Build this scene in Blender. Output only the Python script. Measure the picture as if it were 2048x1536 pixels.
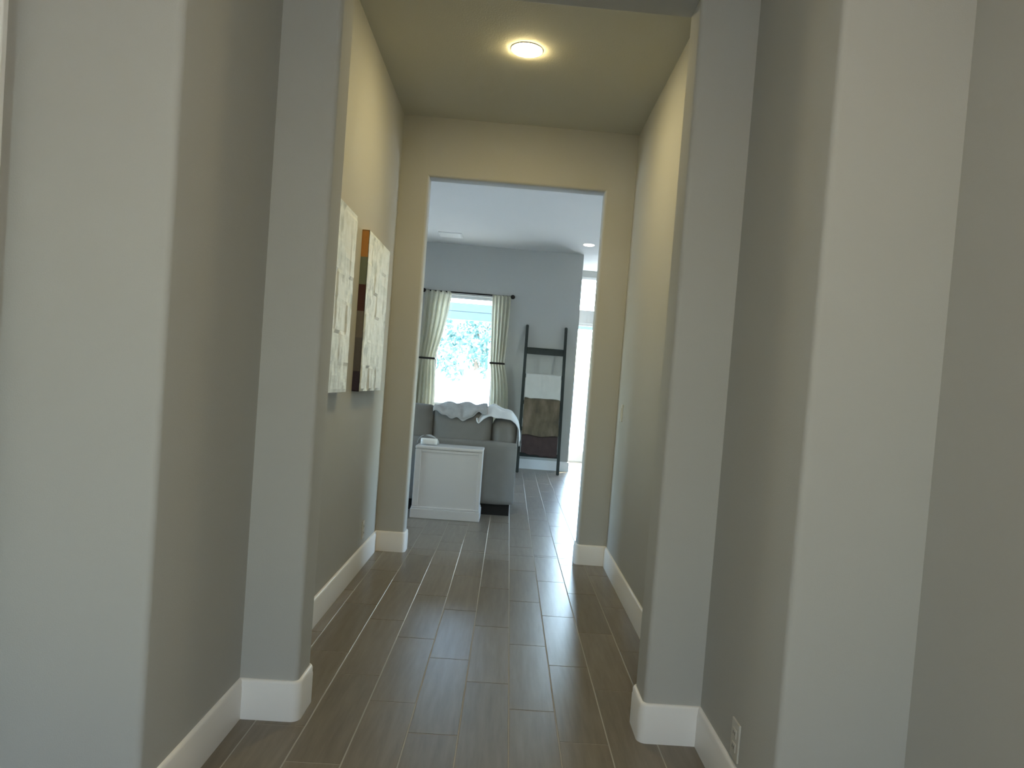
import bpy, bmesh, math, random
from mathutils import Vector, Matrix, noise as mnoise

for o in list(bpy.data.objects):
    bpy.data.objects.remove(o)
scene = bpy.context.scene
COL = scene.collection
rnd = random.Random(7)

# ------------------------------------------------------------------ camera
F_PX, W_PX, H_PX = 1480.0, 2048.0, 1536.0
ROLL, PITCH, YAW, CX, CY = 0.0767, 0.034, 0.0334, 1065.6, 821.7
EYE = Vector((0, 0, 1.245))
fw = Vector((math.sin(YAW) * math.cos(PITCH), math.cos(YAW) * math.cos(PITCH), -math.sin(PITCH)))
r0 = Vector((math.cos(YAW), -math.sin(YAW), 0))
u0 = r0.cross(fw)
rt = math.cos(ROLL) * r0 + math.sin(ROLL) * u0
up = math.cos(ROLL) * u0 - math.sin(ROLL) * r0
cam_data = bpy.data.cameras.new('camera')
cam = bpy.data.objects.new('camera', cam_data)
COL.objects.link(cam)
cam.matrix_world = Matrix(((rt.x, up.x, -fw.x, EYE.x), (rt.y, up.y, -fw.y, EYE.y), (rt.z, up.z, -fw.z, EYE.z), (0, 0, 0, 1)))
cam_data.sensor_fit = 'HORIZONTAL'
cam_data.sensor_width = 36.0
cam_data.lens = F_PX / W_PX * 36.0
cam_data.shift_x = -(CX - W_PX / 2) / W_PX
cam_data.shift_y = (CY - H_PX / 2) / W_PX
cam_data.clip_start = 0.02
cam_data.clip_end = 300
scene.camera = cam

# ------------------------------------------------------------------ sky, sun, exposure
SKY_STRENGTH = 4.6
SUN_STRENGTH = 26.0
world = bpy.data.worlds.new('world')
scene.world = world
world.use_nodes = True
wn = world.node_tree
wn.nodes.clear()
sky = wn.nodes.new('ShaderNodeTexSky')
sky.sky_type = 'NISHITA'
sky.sun_disc = False
sky.sun_elevation = math.radians(52)
sky.sun_rotation = math.radians(38)
sky.air_density = 1.0
sky.dust_density = 0.9
sky.ozone_density = 1.0
bgn = wn.nodes.new('ShaderNodeBackground')
bgn.inputs['Strength'].default_value = SKY_STRENGTH
won = wn.nodes.new('ShaderNodeOutputWorld')
wn.links.new(sky.outputs[0], bgn.inputs[0])
wn.links.new(bgn.outputs[0], won.inputs[0])

sun_data = bpy.data.lights.new('sun', 'SUN')
sun_data.energy = SUN_STRENGTH
sun_data.angle = math.radians(0.6)
sun_data.color = (1.0, 0.95, 0.87)
sun = bpy.data.objects.new('sun', sun_data)
COL.objects.link(sun)
sun.location = (8, 24, 18)
sun.rotation_euler = Vector((-0.38, -0.48, -0.79)).to_track_quat('-Z', 'Y').to_euler()


def portal(name, loc, rot, sx, sy):
    d = bpy.data.lights.new(name, 'AREA')
    d.shape = 'RECTANGLE'
    d.size, d.size_y = sx, sy
    d.energy = 1
    d.cycles.is_portal = True
    o = bpy.data.objects.new(name, d)
    COL.objects.link(o)
    o.location = loc
    o.rotation_euler = rot
    return o


portal('portal_window', (-0.71, 11.22, 1.52), (-math.pi / 2, 0, 0), 0.95, 1.95)
portal('portal_patio_door', (1.7, 12.7, 1.5), (-math.pi / 2, 0, 0), 1.5, 2.9)
portal('portal_front_door', (-0.59, -3.95, 1.4), (math.pi / 2, 0, 0), 0.7, 1.95)
portal('portal_entry_window', (1.33, -0.9, 1.15), (0, math.pi / 2, 0), 1.4, 0.6)
portal('portal_added_back_window', (-2.55, 11.22, 1.52), (-math.pi / 2, 0, 0), 0.95, 1.95)  # this and the next two serve the added living room windows
portal('portal_added_left_window', (-4.16, 6.55, 1.4), (0, -math.pi / 2, 0), 1.5, 1.4)
portal('portal_added_right_window', (4.16, 6.55, 1.4), (0, math.pi / 2, 0), 1.5, 1.4)

scene.view_settings.view_transform = 'Standard'
scene.view_settings.look = 'None'
scene.view_settings.gamma = 1.0
scene.view_settings.use_curve_mapping = False
scene.view_settings.exposure = 0.0
scene.cycles.use_denoising = True
scene.cycles.max_bounces = 9
scene.cycles.diffuse_bounces = 5
scene.cycles.glossy_bounces = 4
scene.cycles.transparent_max_bounces = 12
scene.cycles.sample_clamp_indirect = 6.0

# ------------------------------------------------------------------ plan dimensions
XL, XR = -0.87, 0.77            # corridor side walls
PL, PR = -0.667, 0.563          # cased openings
Y1, Y2 = 2.60, 2.77             # near cased opening
Y3, Y4 = 5.225, 5.36            # far cased opening
YE = 1.885                      # entry wall faces
XFL, XFR = -1.292, 1.112        # entry side walls
YB = -3.8                       # entry wall behind the camera
ZC, ZH = 3.05, 2.64             # hall ceiling, opening head
ZL = 3.24                       # living room ceiling
YW = 11.03                      # living room window wall
XW = 0.953                      # outer corner of the window wall
YN = 12.5                       # breakfast nook back wall
XLL, XRR = -4.0, 4.0            # living room sides
BB = 0.014                      # baseboard thickness
HB = 0.142


# ------------------------------------------------------------------ materials
def new_mat(name):
    m = bpy.data.materials.new(name)
    m.use_nodes = True
    nt = m.node_tree
    b = nt.nodes['Principled BSDF']
    return m, nt, b


def srgb(r, g, b):
    f = lambda c: (c / 255 / 12.92) if c / 255 <= 0.04045 else ((c / 255 + 0.055) / 1.055) ** 2.4
    return (f(r), f(g), f(b), 1)


def paint(name, col, rough=0.75, bump=0.0, scale=90.0, var=0.0, var_scale=6.0, spec=0.5, metal=0.0, dist=0.002):
    m, nt, b = new_mat(name)
    b.inputs['Base Color'].default_value = col
    b.inputs['Roughness'].default_value = rough
    b.inputs['Metallic'].default_value = metal
    b.inputs['Specular IOR Level'].default_value = spec
    tc = nt.nodes.new('ShaderNodeTexCoord')
    if bump:
        n = nt.nodes.new('ShaderNodeTexNoise')
        n.inputs['Scale'].default_value = scale
        n.inputs['Detail'].default_value = 3
        bp = nt.nodes.new('ShaderNodeBump')
        bp.inputs['Strength'].default_value = bump
        bp.inputs['Distance'].default_value = dist
        nt.links.new(tc.outputs['Object'], n.inputs['Vector'])
        nt.links.new(n.outputs['Fac'], bp.inputs['Height'])
        nt.links.new(bp.outputs['Normal'], b.inputs['Normal'])
    if var:
        n2 = nt.nodes.new('ShaderNodeTexNoise')
        n2.inputs['Scale'].default_value = var_scale
        n2.inputs['Detail'].default_value = 4
        mx = nt.nodes.new('ShaderNodeMix')
        mx.data_type = 'RGBA'
        mx.inputs['A'].default_value = tuple(c * (1 - var) for c in col[:3]) + (1,)
        mx.inputs['B'].default_value = tuple(min(1, c * (1 + var)) for c in col[:3]) + (1,)
        nt.links.new(tc.outputs['Object'], n2.inputs['Vector'])
        nt.links.new(n2.outputs['Fac'], mx.inputs['Factor'])
        nt.links.new(mx.outputs['Result'], b.inputs['Base Color'])
    return m


M = {}
M['wall'] = paint('wall_paint', (0.47, 0.475, 0.455, 1), 0.8, 0.25, 260, 0.02, 1.5, 0.3)
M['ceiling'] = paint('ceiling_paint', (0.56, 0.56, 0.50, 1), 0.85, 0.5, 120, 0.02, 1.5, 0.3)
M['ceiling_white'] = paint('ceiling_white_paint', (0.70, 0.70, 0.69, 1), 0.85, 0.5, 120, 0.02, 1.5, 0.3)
M['trim'] = paint('trim_white', (0.84, 0.84, 0.83, 1), 0.4, 0.0)
M['plastic'] = paint('plate_plastic', (0.56, 0.55, 0.50, 1), 0.35)
M['slot'] = paint('slot_dark', (0.03, 0.03, 0.03, 1), 0.6)
M['grout'] = paint('grout', (0.40, 0.385, 0.345, 1), 0.9, 0.2, 200)
M['white_wood'] = paint('white_painted_wood', (0.66, 0.655, 0.66, 1), 0.35, 0.05, 40, 0.03, 5)
M['sofa'] = paint('sofa_fabric', (0.205, 0.20, 0.188, 1), 0.95, 0.5, 500, 0.10, 9, 0.2, 0, 0.001)
M['sofa_gap_shade'] = paint('sofa_gap_shade_black', (0.008, 0.007, 0.006, 1), 0.9)  # near-black colour standing in for the shade under the sofa
M['throw_grey'] = paint('throw_grey_knit', (0.40, 0.41, 0.42, 1), 0.95, 0.8, 160, 0.25, 18, 0.2, 0, 0.004)
M['throw_white'] = paint('throw_white_plush', (0.66, 0.69, 0.73, 1), 0.95, 0.6, 120, 0.10, 14, 0.2, 0, 0.003)
M['ladder'] = paint('ladder_dark_wood', (0.010, 0.018, 0.015, 1), 0.5, 0.3, 60, 0.2, 20)
M['blanket_white'] = paint('blanket_white_cotton', (0.56, 0.56, 0.54, 1), 0.95, 0.4, 150, 0.06, 10, 0.2)
M['bronze'] = paint('bronze_metal', (0.03, 0.027, 0.025, 1), 0.35, metal=0.8)
M['vinyl'] = paint('window_vinyl', (0.8, 0.8, 0.79, 1), 0.35)
M['ground'] = paint('patio_concrete', (0.62, 0.60, 0.56, 1), 0.9, 0.3, 30, 0.06, 3)
M['garden_wall'] = paint('garden_wall_render', (0.75, 0.73, 0.68, 1), 0.9, 0.3, 30, 0.05, 2)
M['beam'] = paint('beam_painted_wood', (0.10, 0.135, 0.135, 1), 0.6, 0.1, 30, 0.08, 4)
M['bark'] = paint('bark', (0.12, 0.09, 0.07, 1), 0.9, 0.8, 30, 0.3, 12)
M['lid'] = paint('white_ceramic', (0.78, 0.78, 0.76, 1), 0.2)


def plank_material():
    m, nt, b = new_mat('wood_look_tile')
    geo = nt.nodes.new('ShaderNodeNewGeometry')
    oi = nt.nodes.new('ShaderNodeObjectInfo')
    mp = nt.nodes.new('ShaderNodeMapping')
    mp.inputs['Scale'].default_value = (38, 3.2, 1)
    vm = nt.nodes.new('ShaderNodeVectorMath')
    vm.operation = 'MULTIPLY_ADD'
    cmb = nt.nodes.new('ShaderNodeCombineXYZ')
    cmb.inputs[0].default_value = 1
    cmb.inputs[1].default_value = 1
    cmb.inputs[2].default_value = 1
    mul = nt.nodes.new('ShaderNodeMath')
    mul.operation = 'MULTIPLY'
    mul.inputs[1].default_value = 37.0
    nt.links.new(oi.outputs['Random'], mul.inputs[0])
    off = nt.nodes.new('ShaderNodeCombineXYZ')
    nt.links.new(mul.outputs[0], off.inputs[0])
    nt.links.new(mul.outputs[0], off.inputs[1])
    nt.links.new(geo.outputs['Position'], mp.inputs['Vector'])
    nt.links.new(mp.outputs[0], vm.inputs[0])
    nt.links.new(cmb.outputs[0], vm.inputs[1])
    nt.links.new(off.outputs[0], vm.inputs[2])
    n = nt.nodes.new('ShaderNodeTexNoise')
    n.inputs['Scale'].default_value = 1.0
    n.inputs['Detail'].default_value = 6
    n.inputs['Roughness'].default_value = 0.6
    nt.links.new(vm.outputs[0], n.inputs['Vector'])
    rp = nt.nodes.new('ShaderNodeValToRGB')
    rp.color_ramp.elements[0].position = 0.25
    rp.color_ramp.elements[0].color = (0.148, 0.124, 0.095, 1)
    rp.color_ramp.elements[1].position = 0.8
    rp.color_ramp.elements[1].color = (0.230, 0.204, 0.162, 1)
    nt.links.new(n.outputs['Fac'], rp.inputs[0])
    hv = nt.nodes.new('ShaderNodeHueSaturation')
    mr = nt.nodes.new('ShaderNodeMapRange')
    mr.inputs['To Min'].default_value = 0.93
    mr.inputs['To Max'].default_value = 1.07
    nt.links.new(oi.outputs['Random'], mr.inputs['Value'])
    nt.links.new(mr.outputs[0], hv.inputs['Value'])
    nt.links.new(rp.outputs[0], hv.inputs['Color'])
    nt.links.new(hv.outputs[0], b.inputs['Base Color'])
    b.inputs['Roughness'].default_value = 0.30
    b.inputs['Specular IOR Level'].default_value = 0.38
    bp = nt.nodes.new('ShaderNodeBump')
    bp.inputs['Strength'].default_value = 0.12
    bp.inputs['Distance'].default_value = 0.001
    nt.links.new(n.outputs['Fac'], bp.inputs['Height'])
    nt.links.new(bp.outputs[0], b.inputs['Normal'])
    return m


M['plank'] = plank_material()


def glass_material():
    m, nt, b = new_mat('clear_glass')
    nt.nodes.remove(b)
    tr = nt.nodes.new('ShaderNodeBsdfTransparent')
    tr.inputs[0].default_value = (0.94, 0.97, 0.945, 1)
    gl = nt.nodes.new('ShaderNodeBsdfGlossy')
    gl.inputs['Roughness'].default_value = 0.02
    mx = nt.nodes.new('ShaderNodeMixShader')
    mx.inputs[0].default_value = 0.06
    nt.links.new(tr.outputs[0], mx.inputs[1])
    nt.links.new(gl.outputs[0], mx.inputs[2])
    nt.links.new(mx.outputs[0], nt.nodes['Material Output'].inputs['Surface'])
    return m


M['glass'] = glass_material()


def lamp_material(name, col, strength):
    m, nt, b = new_mat(name)
    b.inputs['Base Color'].default_value = (0.9, 0.9, 0.88, 1)
    b.inputs['Emission Color'].default_value = col
    b.inputs['Emission Strength'].default_value = strength
    return m


M['lens_hall'] = lamp_material('lens_warm_lit', (1.0, 0.80, 0.38, 1), 222.0)
M['lens_entry'] = lamp_material('lens_entry_lit', (1.0, 0.86, 0.64, 1), 520.0)
M['lens_living'] = lamp_material('lens_living_lit', (1.0, 0.93, 0.80, 1), 6.0)


def curtain_material():
    m, nt, b = new_mat('curtain_cream_fabric')
    b.inputs['Base Color'].default_value = (0.66, 0.64, 0.55, 1)
    b.inputs['Roughness'].default_value = 0.95
    tl = nt.nodes.new('ShaderNodeBsdfTranslucent')
    tl.inputs[0].default_value = (0.80, 0.79, 0.70, 1)
    mx = nt.nodes.new('ShaderNodeMixShader')
    mx.inputs[0].default_value = 0.55
    nt.links.new(b.outputs[0], mx.inputs[1])
    nt.links.new(tl.outputs[0], mx.inputs[2])
    nt.links.new(mx.outputs[0], nt.nodes['Material Output'].inputs['Surface'])
    return m


M['curtain'] = curtain_material()


def leaf_material():
    m, nt, b = new_mat('tree_leaf')
    oi = nt.nodes.new('ShaderNodeNewGeometry')
    rp = nt.nodes.new('ShaderNodeValToRGB')
    rp.color_ramp.elements[0].color = (0.085, 0.17, 0.155, 1)
    rp.color_ramp.elements[1].color = (0.18, 0.31, 0.275, 1)
    nt.links.new(oi.outputs['Random Per Island'], rp.inputs[0])
    nt.links.new(rp.outputs[0], b.inputs['Base Color'])
    b.inputs['Roughness'].default_value = 0.6
    return m


M['leaf'] = leaf_material()


def canvas_face_material():
    m, nt, b = new_mat('impasto_white_paint')
    tc = nt.nodes.new('ShaderNodeTexCoord')
    mp = nt.nodes.new('ShaderNodeMapping')
    mp.inputs['Scale'].default_value = (1, 7, 9)
    br = nt.nodes.new('ShaderNodeTexVoronoi')
    br.distance = 'CHEBYCHEV'
    br.inputs['Scale'].default_value = 1.0
    nt.links.new(tc.outputs['Object'], mp.inputs[0])
    nt.links.new(mp.outputs[0], br.inputs['Vector'])
    sep = nt.nodes.new('ShaderNodeSeparateColor')
    nt.links.new(br.outputs['Color'], sep.inputs[0])
    rp = nt.nodes.new('ShaderNodeValToRGB')
    cr = rp.color_ramp
    cr.elements[0].position = 0.0
    cr.elements[0].color = (0.38, 0.44, 0.46, 1)
    cr.elements[1].position = 1.0
    cr.elements[1].color = (0.80, 0.84, 0.84, 1)
    e = cr.elements.new(0.35)
    e.color = (0.70, 0.76, 0.78, 1)
    e = cr.elements.new(0.6)
    e.color = (0.58, 0.65, 0.66, 1)
    nt.links.new(sep.outputs[0], rp.inputs[0])
    n = nt.nodes.new('ShaderNodeTexNoise')
    n.inputs['Scale'].default_value = 14
    n.inputs['Detail'].default_value = 5
    nt.links.new(tc.outputs['Object'], n.inputs['Vector'])
    mx = nt.nodes.new('ShaderNodeMix')
    mx.data_type = 'RGBA'
    mx.inputs['A'].default_value = (0.80, 0.86, 0.88, 1)
    rr = nt.nodes.new('ShaderNodeMapRange')
    rr.inputs['From Min'].default_value = 0.42
    rr.inputs['From Max'].default_value = 0.62
    nt.links.new(n.outputs['Fac'], rr.inputs['Value'])
    nt.links.new(rr.outputs[0], mx.inputs['Factor'])
    nt.links.new(rp.outputs[0], mx.inputs['B'])
    nt.links.new(mx.outputs['Result'], b.inputs['Base Color'])
    b.inputs['Roughness'].default_value = 0.55
    return m


M['canvas_face'] = canvas_face_material()
EDGE_COLS = [('edge_orange', (0.62, 0.27, 0.055, 1)), ('edge_sage', (0.22, 0.25, 0.17, 1)), ('edge_oxblood', (0.085, 0.024, 0.018, 1)),
             ('edge_taupe', (0.22, 0.19, 0.15, 1)), ('edge_grey', (0.14, 0.125, 0.115, 1)), ('edge_plum', (0.045, 0.032, 0.055, 1))]
for n_, c_ in EDGE_COLS:
    M[n_] = paint(n_, c_, 0.5, 0.3, 60, 0.08, 12)


def fur_material():
    m, nt, b = new_mat('faux_fur_brown')
    tc = nt.nodes.new('ShaderNodeTexCoord')
    mp = nt.nodes.new('ShaderNodeMapping')
    mp.inputs['Scale'].default_value = (9, 9, 3)
    n = nt.nodes.new('ShaderNodeTexNoise')
    n.inputs['Scale'].default_value = 1
    n.inputs['Detail'].default_value = 7
    nt.links.new(tc.outputs['Object'], mp.inputs[0])
    nt.links.new(mp.outputs[0], n.inputs['Vector'])
    rp = nt.nodes.new('ShaderNodeValToRGB')
    cr = rp.color_ramp
    cr.elements[0].position = 0.3
    cr.elements[0].color = (0.055, 0.04, 0.03, 1)
    cr.elements[1].position = 0.75
    cr.elements[1].color = (0.20, 0.145, 0.105, 1)
    e = cr.elements.new(0.5)
    e.color = (0.11, 0.088, 0.055, 1)
    nt.links.new(n.outputs['Fac'], rp.inputs[0])
    nt.links.new(rp.outputs[0], b.inputs['Base Color'])
    b.inputs['Roughness'].default_value = 0.9
    n2 = nt.nodes.new('ShaderNodeTexNoise')
    n2.inputs['Scale'].default_value = 220
    bp = nt.nodes.new('ShaderNodeBump')
    bp.inputs['Strength'].default_value = 0.7
    bp.inputs['Distance'].default_value = 0.004
    nt.links.new(tc.outputs['Object'], n2.inputs['Vector'])
    nt.links.new(n2.outputs['Fac'], bp.inputs['Height'])
    nt.links.new(bp.outputs[0], b.inputs['Normal'])
    return m


M['fur'] = fur_material()
M['fur_dark'] = paint('faux_fur_backing', (0.060, 0.040, 0.037, 1), 0.9, 0.7, 200, 0.3, 12, 0.2, 0, 0.004)


# ------------------------------------------------------------------ mesh helpers
def link(name, bm, mat, parent=None, smooth=False, angle=None):
    bmesh.ops.recalc_face_normals(bm, faces=bm.faces[:])
    me = bpy.data.meshes.new(name)
    bm.to_mesh(me)
    bm.free()
    if mat:
        me.materials.append(M[mat] if isinstance(mat, str) else mat)
    if smooth or angle:
        for p in me.polygons:
            p.use_smooth = True
        if angle:
            me.set_sharp_from_angle(angle=math.radians(angle))
    o = bpy.data.objects.new(name, me)
    COL.objects.link(o)
    if parent is not None:
        o.parent = parent
    return o


def tag(o, label, cat, group=None):
    o['label'] = label
    o['category'] = cat
    if group:
        o['group'] = group
    return o


def struct(o, label=None):
    o['kind'] = 'structure'
    if label:
        o['label'] = label
    return o


def thing(name, label, cat, loc=(0, 0, 0), rotz=0.0, group=None):
    o = bpy.data.objects.new(name, None)
    COL.objects.link(o)
    o.location = loc
    o.rotation_euler = (0, 0, rotz)
    o.empty_display_size = 0.05
    return tag(o, label, cat, group)


def box(bm, x0, x1, y0, y1, z0, z1):
    v = [bm.verts.new(p) for p in ((x0, y0, z0), (x1, y0, z0), (x1, y1, z0), (x0, y1, z0), (x0, y0, z1), (x1, y0, z1), (x1, y1, z1), (x0, y1, z1))]
    fs = []
    for f in ((0, 3, 2, 1), (4, 5, 6, 7), (0, 1, 5, 4), (1, 2, 6, 5), (2, 3, 7, 6), (3, 0, 4, 7)):
        fs.append(bm.faces.new([v[i] for i in f]))
    return v, fs


def boxes(*bs, bevel=0.0, seg=2):
    bm = bmesh.new()
    for b in bs:
        box(bm, *b)
    if bevel:
        bmesh.ops.bevel(bm, geom=bm.edges[:], offset=bevel, segments=seg, affect='EDGES', profile=0.5)
    return bm


def rbox(x0, x1, y0, y1, z0, z1, r, n=8, puff=(0, 0, 0)):
    """Soft rounded box: a subdivided cube pushed out from an inner core, optionally puffed per axis."""
    bm = bmesh.new()
    bmesh.ops.create_cube(bm, size=2.0)
    bmesh.ops.subdivide_edges(bm, edges=bm.edges[:], cuts=n, use_grid_fill=True)
    hx, hy, hz = (x1 - x0) / 2, (y1 - y0) / 2, (z1 - z0) / 2
    c = Vector(((x0 + x1) / 2, (y0 + y1) / 2, (z0 + z1) / 2))
    for v in bm.verts:
        t = v.co.copy()
        # spread samples towards the edges so the fillet gets geometry
        s = Vector([math.copysign(abs(a) ** 0.6, a) for a in t])
        p = Vector((s.x * hx, s.y * hy, s.z * hz))
        core = Vector((max(-hx + r, min(hx - r, p.x)), max(-hy + r, min(hy - r, p.y)), max(-hz + r, min(hz - r, p.z))))
        d = p - core
        if d.length > 1e-6:
            p = core + d.normalized() * r
        fx, fy, fz = (1 - (p.x / hx) ** 2), (1 - (p.y / hy) ** 2), (1 - (p.z / hz) ** 2)
        fx, fy, fz = max(0, fx), max(0, fy), max(0, fz)
        p.x += puff[0] * s.x * fy * fz
        p.y += puff[1] * s.y * fx * fz
        p.z += puff[2] * s.z * fx * fy
        v.co = c + p
    return bm


def tube(bm, pts, r, n=10, cap=True):
    rings = []
    for i, p in enumerate(pts):
        p = Vector(p)
        a = Vector(pts[max(0, i - 1)])
        b = Vector(pts[min(len(pts) - 1, i + 1)])
        t = (b - a).normalized()
        ref = Vector((0, 0, 1)) if abs(t.z) < 0.9 else Vector((1, 0, 0))
        s = t.cross(ref).normalized()
        q = s.cross(t)
        rr = r[i] if isinstance(r, (list, tuple)) else r
        rings.append([bm.verts.new(p + (s * math.cos(2 * math.pi * k / n) + q * math.sin(2 * math.pi * k / n)) * rr) for k in range(n)])
    for i in range(len(rings) - 1):
        for k in range(n):
            bm.faces.new((rings[i][k], rings[i][(k + 1) % n], rings[i + 1][(k + 1) % n], rings[i + 1][k]))
    if cap:
        bm.faces.new(rings[0][::-1])
        bm.faces.new(rings[-1])


def lathe(bm, prof, n=40, cx=0.0, cy=0.0):
    rings = []
    for r, z in prof:
        if r < 1e-6:
            rings.append([bm.verts.new((cx, cy, z))])
        else:
            rings.append([bm.verts.new((cx + r * math.cos(2 * math.pi * k / n), cy + r * math.sin(2 * math.pi * k / n), z)) for k in range(n)])
    for a, b in zip(rings, rings[1:]):
        for k in range(n):
            if len(a) == 1:
                bm.faces.new((a[0], b[k], b[(k + 1) % n]))
            elif len(b) == 1:
                bm.faces.new((a[k], a[(k + 1) % n], b[0]))
            else:
                bm.faces.new((a[k], a[(k + 1) % n], b[(k + 1) % n], b[k]))


def rounded(pts, n=6):
    """Plan polyline (x, y[, radius]); rounds the vertices that carry a radius."""
    out = []
    for i, p in enumerate(pts):
        if len(p) < 3 or p[2] == 0:
            out.append(Vector((p[0], p[1])))
            continue
        q = Vector(p[:2])
        a = (Vector(pts[i - 1][:2]) - q).normalized()
        b = (Vector(pts[(i + 1) % len(pts)][:2]) - q).normalized()
        r = p[2]
        c = q + (a + b) * r           # right-angled corners
        for k in range(n + 1):
            t = k / n * math.pi / 2
            out.append(c - b * r * math.cos(t) - a * r * math.sin(t))
    return out


def prism(pts, z0, z1):
    bm = bmesh.new()
    lo = [bm.verts.new((p.x, p.y, z0)) for p in pts]
    hi = [bm.verts.new((p.x, p.y, z1)) for p in pts]
    n = len(pts)
    for i in range(n):
        bm.faces.new((lo[i], lo[(i + 1) % n], hi[(i + 1) % n], hi[i]))
    bm.faces.new(lo[::-1])
    bm.faces.new(hi)
    return bm


def skirting(path, side):
    """Sweeps the baseboard profile along a plan path; side is +1 when the room lies left of the path direction."""
    prof = [(0, 0), (BB, 0), (BB, HB - 0.030), (BB - 0.002, HB - 0.024), (BB - 0.002, HB - 0.010), (BB - 0.006, HB - 0.002), (BB - 0.009, HB), (0, HB)]
    bm = bmesh.new()
    rings = []
    for i, p in enumerate(path):
        ds = []
        if i > 0:
            ds.append((p - path[i - 1]).normalized())
        if i < len(path) - 1:
            ds.append((path[i + 1] - p).normalized())
        ns = [Vector((-d.y, d.x)) * side for d in ds]
        nrm = ns[0] if len(ns) == 1 else (ns[0] + ns[1]) / max(0.2, (1 + ns[0].dot(ns[1])))
        rings.append([bm.verts.new((p.x + nrm.x * t, p.y + nrm.y * t, z)) for t, z in prof])
    m = len(prof)
    for a, b in zip(rings, rings[1:]):
        for k in range(m):
            bm.faces.new((a[k], a[(k + 1) % m], b[(k + 1) % m], b[k]))
    bm.faces.new(rings[0][::-1])
    bm.faces.new(rings[-1])
    return bm


# ------------------------------------------------------------------ walls
R = 0.02
left_path = [(XFL, YB), (XFL, YE), (XL, YE, R), (XL, Y1), (PL, Y1, R), (PL, Y2, R), (XL, Y2), (XL, Y3), (PL, Y3, R), (PL, Y4, R), (XLL, Y4)]
EW0, EW1, EZ0, EZ1 = -1.15, -0.65, 0.45, 1.85       # entry side window, behind the viewer
right_path = [(XFR, EW1), (XFR, YE), (XR, YE, R), (XR, Y1), (PR, Y1, R), (PR, Y2, R), (XR, Y2), (XR, Y3), (PR, Y3, R), (PR, Y4, R), (XRR, Y4)]
WALL_TOP = 3.5
struct(link('wall_left', prism(rounded(left_path + [(XLL, Y3 - 0.02), (XFL - 0.2, Y3 - 0.02), (XFL - 0.2, YB)]), 0, WALL_TOP), 'wall', angle=50))
struct(link('wall_right', prism(rounded(right_path + [(XRR, Y3 - 0.02), (XFR + 0.2, Y3 - 0.02), (XFR + 0.2, EW1)]), 0, WALL_TOP), 'wall', angle=50))
struct(link('wall_entry_right', boxes((XFR, XFR + 0.2, YB, EW0, 0, WALL_TOP), (XFR, XFR + 0.2, EW0, EW1, 0, EZ0), (XFR, XFR + 0.2, EW0, EW1, EZ1, WALL_TOP)), 'wall'))


def header(name, y0, y1):
    """Soffit over a cased opening with bullnosed lower edges."""
    prof = []
    for k in range(7):
        t = k / 6 * math.pi / 2
        prof.append((y0 + R - R * math.cos(t), ZH + R - R * math.sin(t)))
    for k in range(7):
        t = k / 6 * math.pi / 2
        prof.append((y1 - R + R * math.sin(t), ZH + R - R * math.cos(t)))
    prof += [(y1, WALL_TOP), (y0, WALL_TOP)]
    bm = bmesh.new()
    a = [bm.verts.new((PL - R, y, z)) for y, z in prof]
    b = [bm.verts.new((PR + R, y, z)) for y, z in prof]
    n = len(prof)
    for i in range(n):
        bm.faces.new((a[i], a[(i + 1) % n], b[(i + 1) % n], b[i]))
    bm.faces.new(a)
    bm.faces.new(b[::-1])
    return struct(link(name, bm, 'wall', angle=50))


header('wall_header_near', Y1, Y2)
header('wall_header_far', Y3, Y4)

# ceilings
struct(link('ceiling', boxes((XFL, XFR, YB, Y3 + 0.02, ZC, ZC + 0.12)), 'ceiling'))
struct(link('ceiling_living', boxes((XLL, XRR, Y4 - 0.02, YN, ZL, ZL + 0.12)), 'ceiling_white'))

# living room shell
WX0, WX1, WZ0, WZ1 = -1.17, -0.25, 0.55, 2.50
WT = 0.18
W2 = WX0 - 1.84, WX1 - 1.84          # second, equal window further left, unseen, added to brighten the living room
struct(link('wall_living_back', boxes((XLL, W2[0], YW, YW + WT, 0, WALL_TOP), (W2[1], WX0, YW, YW + WT, 0, WALL_TOP), (WX1, XW - 0.15, YW, YW + WT, 0, WALL_TOP),
                                      (WX0, WX1, YW, YW + WT, 0, WZ0), (WX0, WX1, YW, YW + WT, WZ1, WALL_TOP),
                                      (W2[0], W2[1], YW, YW + WT, 0, WZ0), (W2[0], W2[1], YW, YW + WT, WZ1, WALL_TOP)), 'wall'))
struct(link('wall_nook_left', prism(rounded([(XW - 0.15, YW), (XW, YW, R), (XW, YN), (XW - 0.15, YN)]), 0, WALL_TOP), 'wall', angle=50))
DX0, DX1, DZ1 = 0.985, 2.35, 3.14
struct(link('wall_nook_back', boxes((XW - 0.15, DX0, YN, YN + WT, 0, WALL_TOP), (DX1, XRR, YN, YN + WT, 0, WALL_TOP), (DX0, DX1, YN, YN + WT, DZ1, WALL_TOP)), 'wall'))
SW0, SW1, SZ0, SZ1 = 5.85, 7.25, 0.65, 2.15         # unseen side windows, added to raise the living room light
for nm, x0, x1, y1 in (('wall_living_left', XLL - 0.15, XLL, YW + WT), ('wall_living_right', XRR, XRR + 0.15, YN + WT)):
    struct(link(nm, boxes((x0, x1, Y3, SW0, 0, WALL_TOP), (x0, x1, SW1, y1, 0, WALL_TOP), (x0, x1, SW0, SW1, 0, SZ0), (x0, x1, SW0, SW1, SZ1, WALL_TOP)), 'wall'))
FDX0, FDX1, FDZ1 = -1.08, -0.1, 2.5
struct(link('wall_entry_back', boxes((XFL - 0.2, FDX0, YB - 0.15, YB, 0, WALL_TOP), (FDX1, XFR + 0.2, YB - 0.15, YB, 0, WALL_TOP), (FDX0, FDX1, YB - 0.15, YB, FDZ1, WALL_TOP)), 'wall'))

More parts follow.
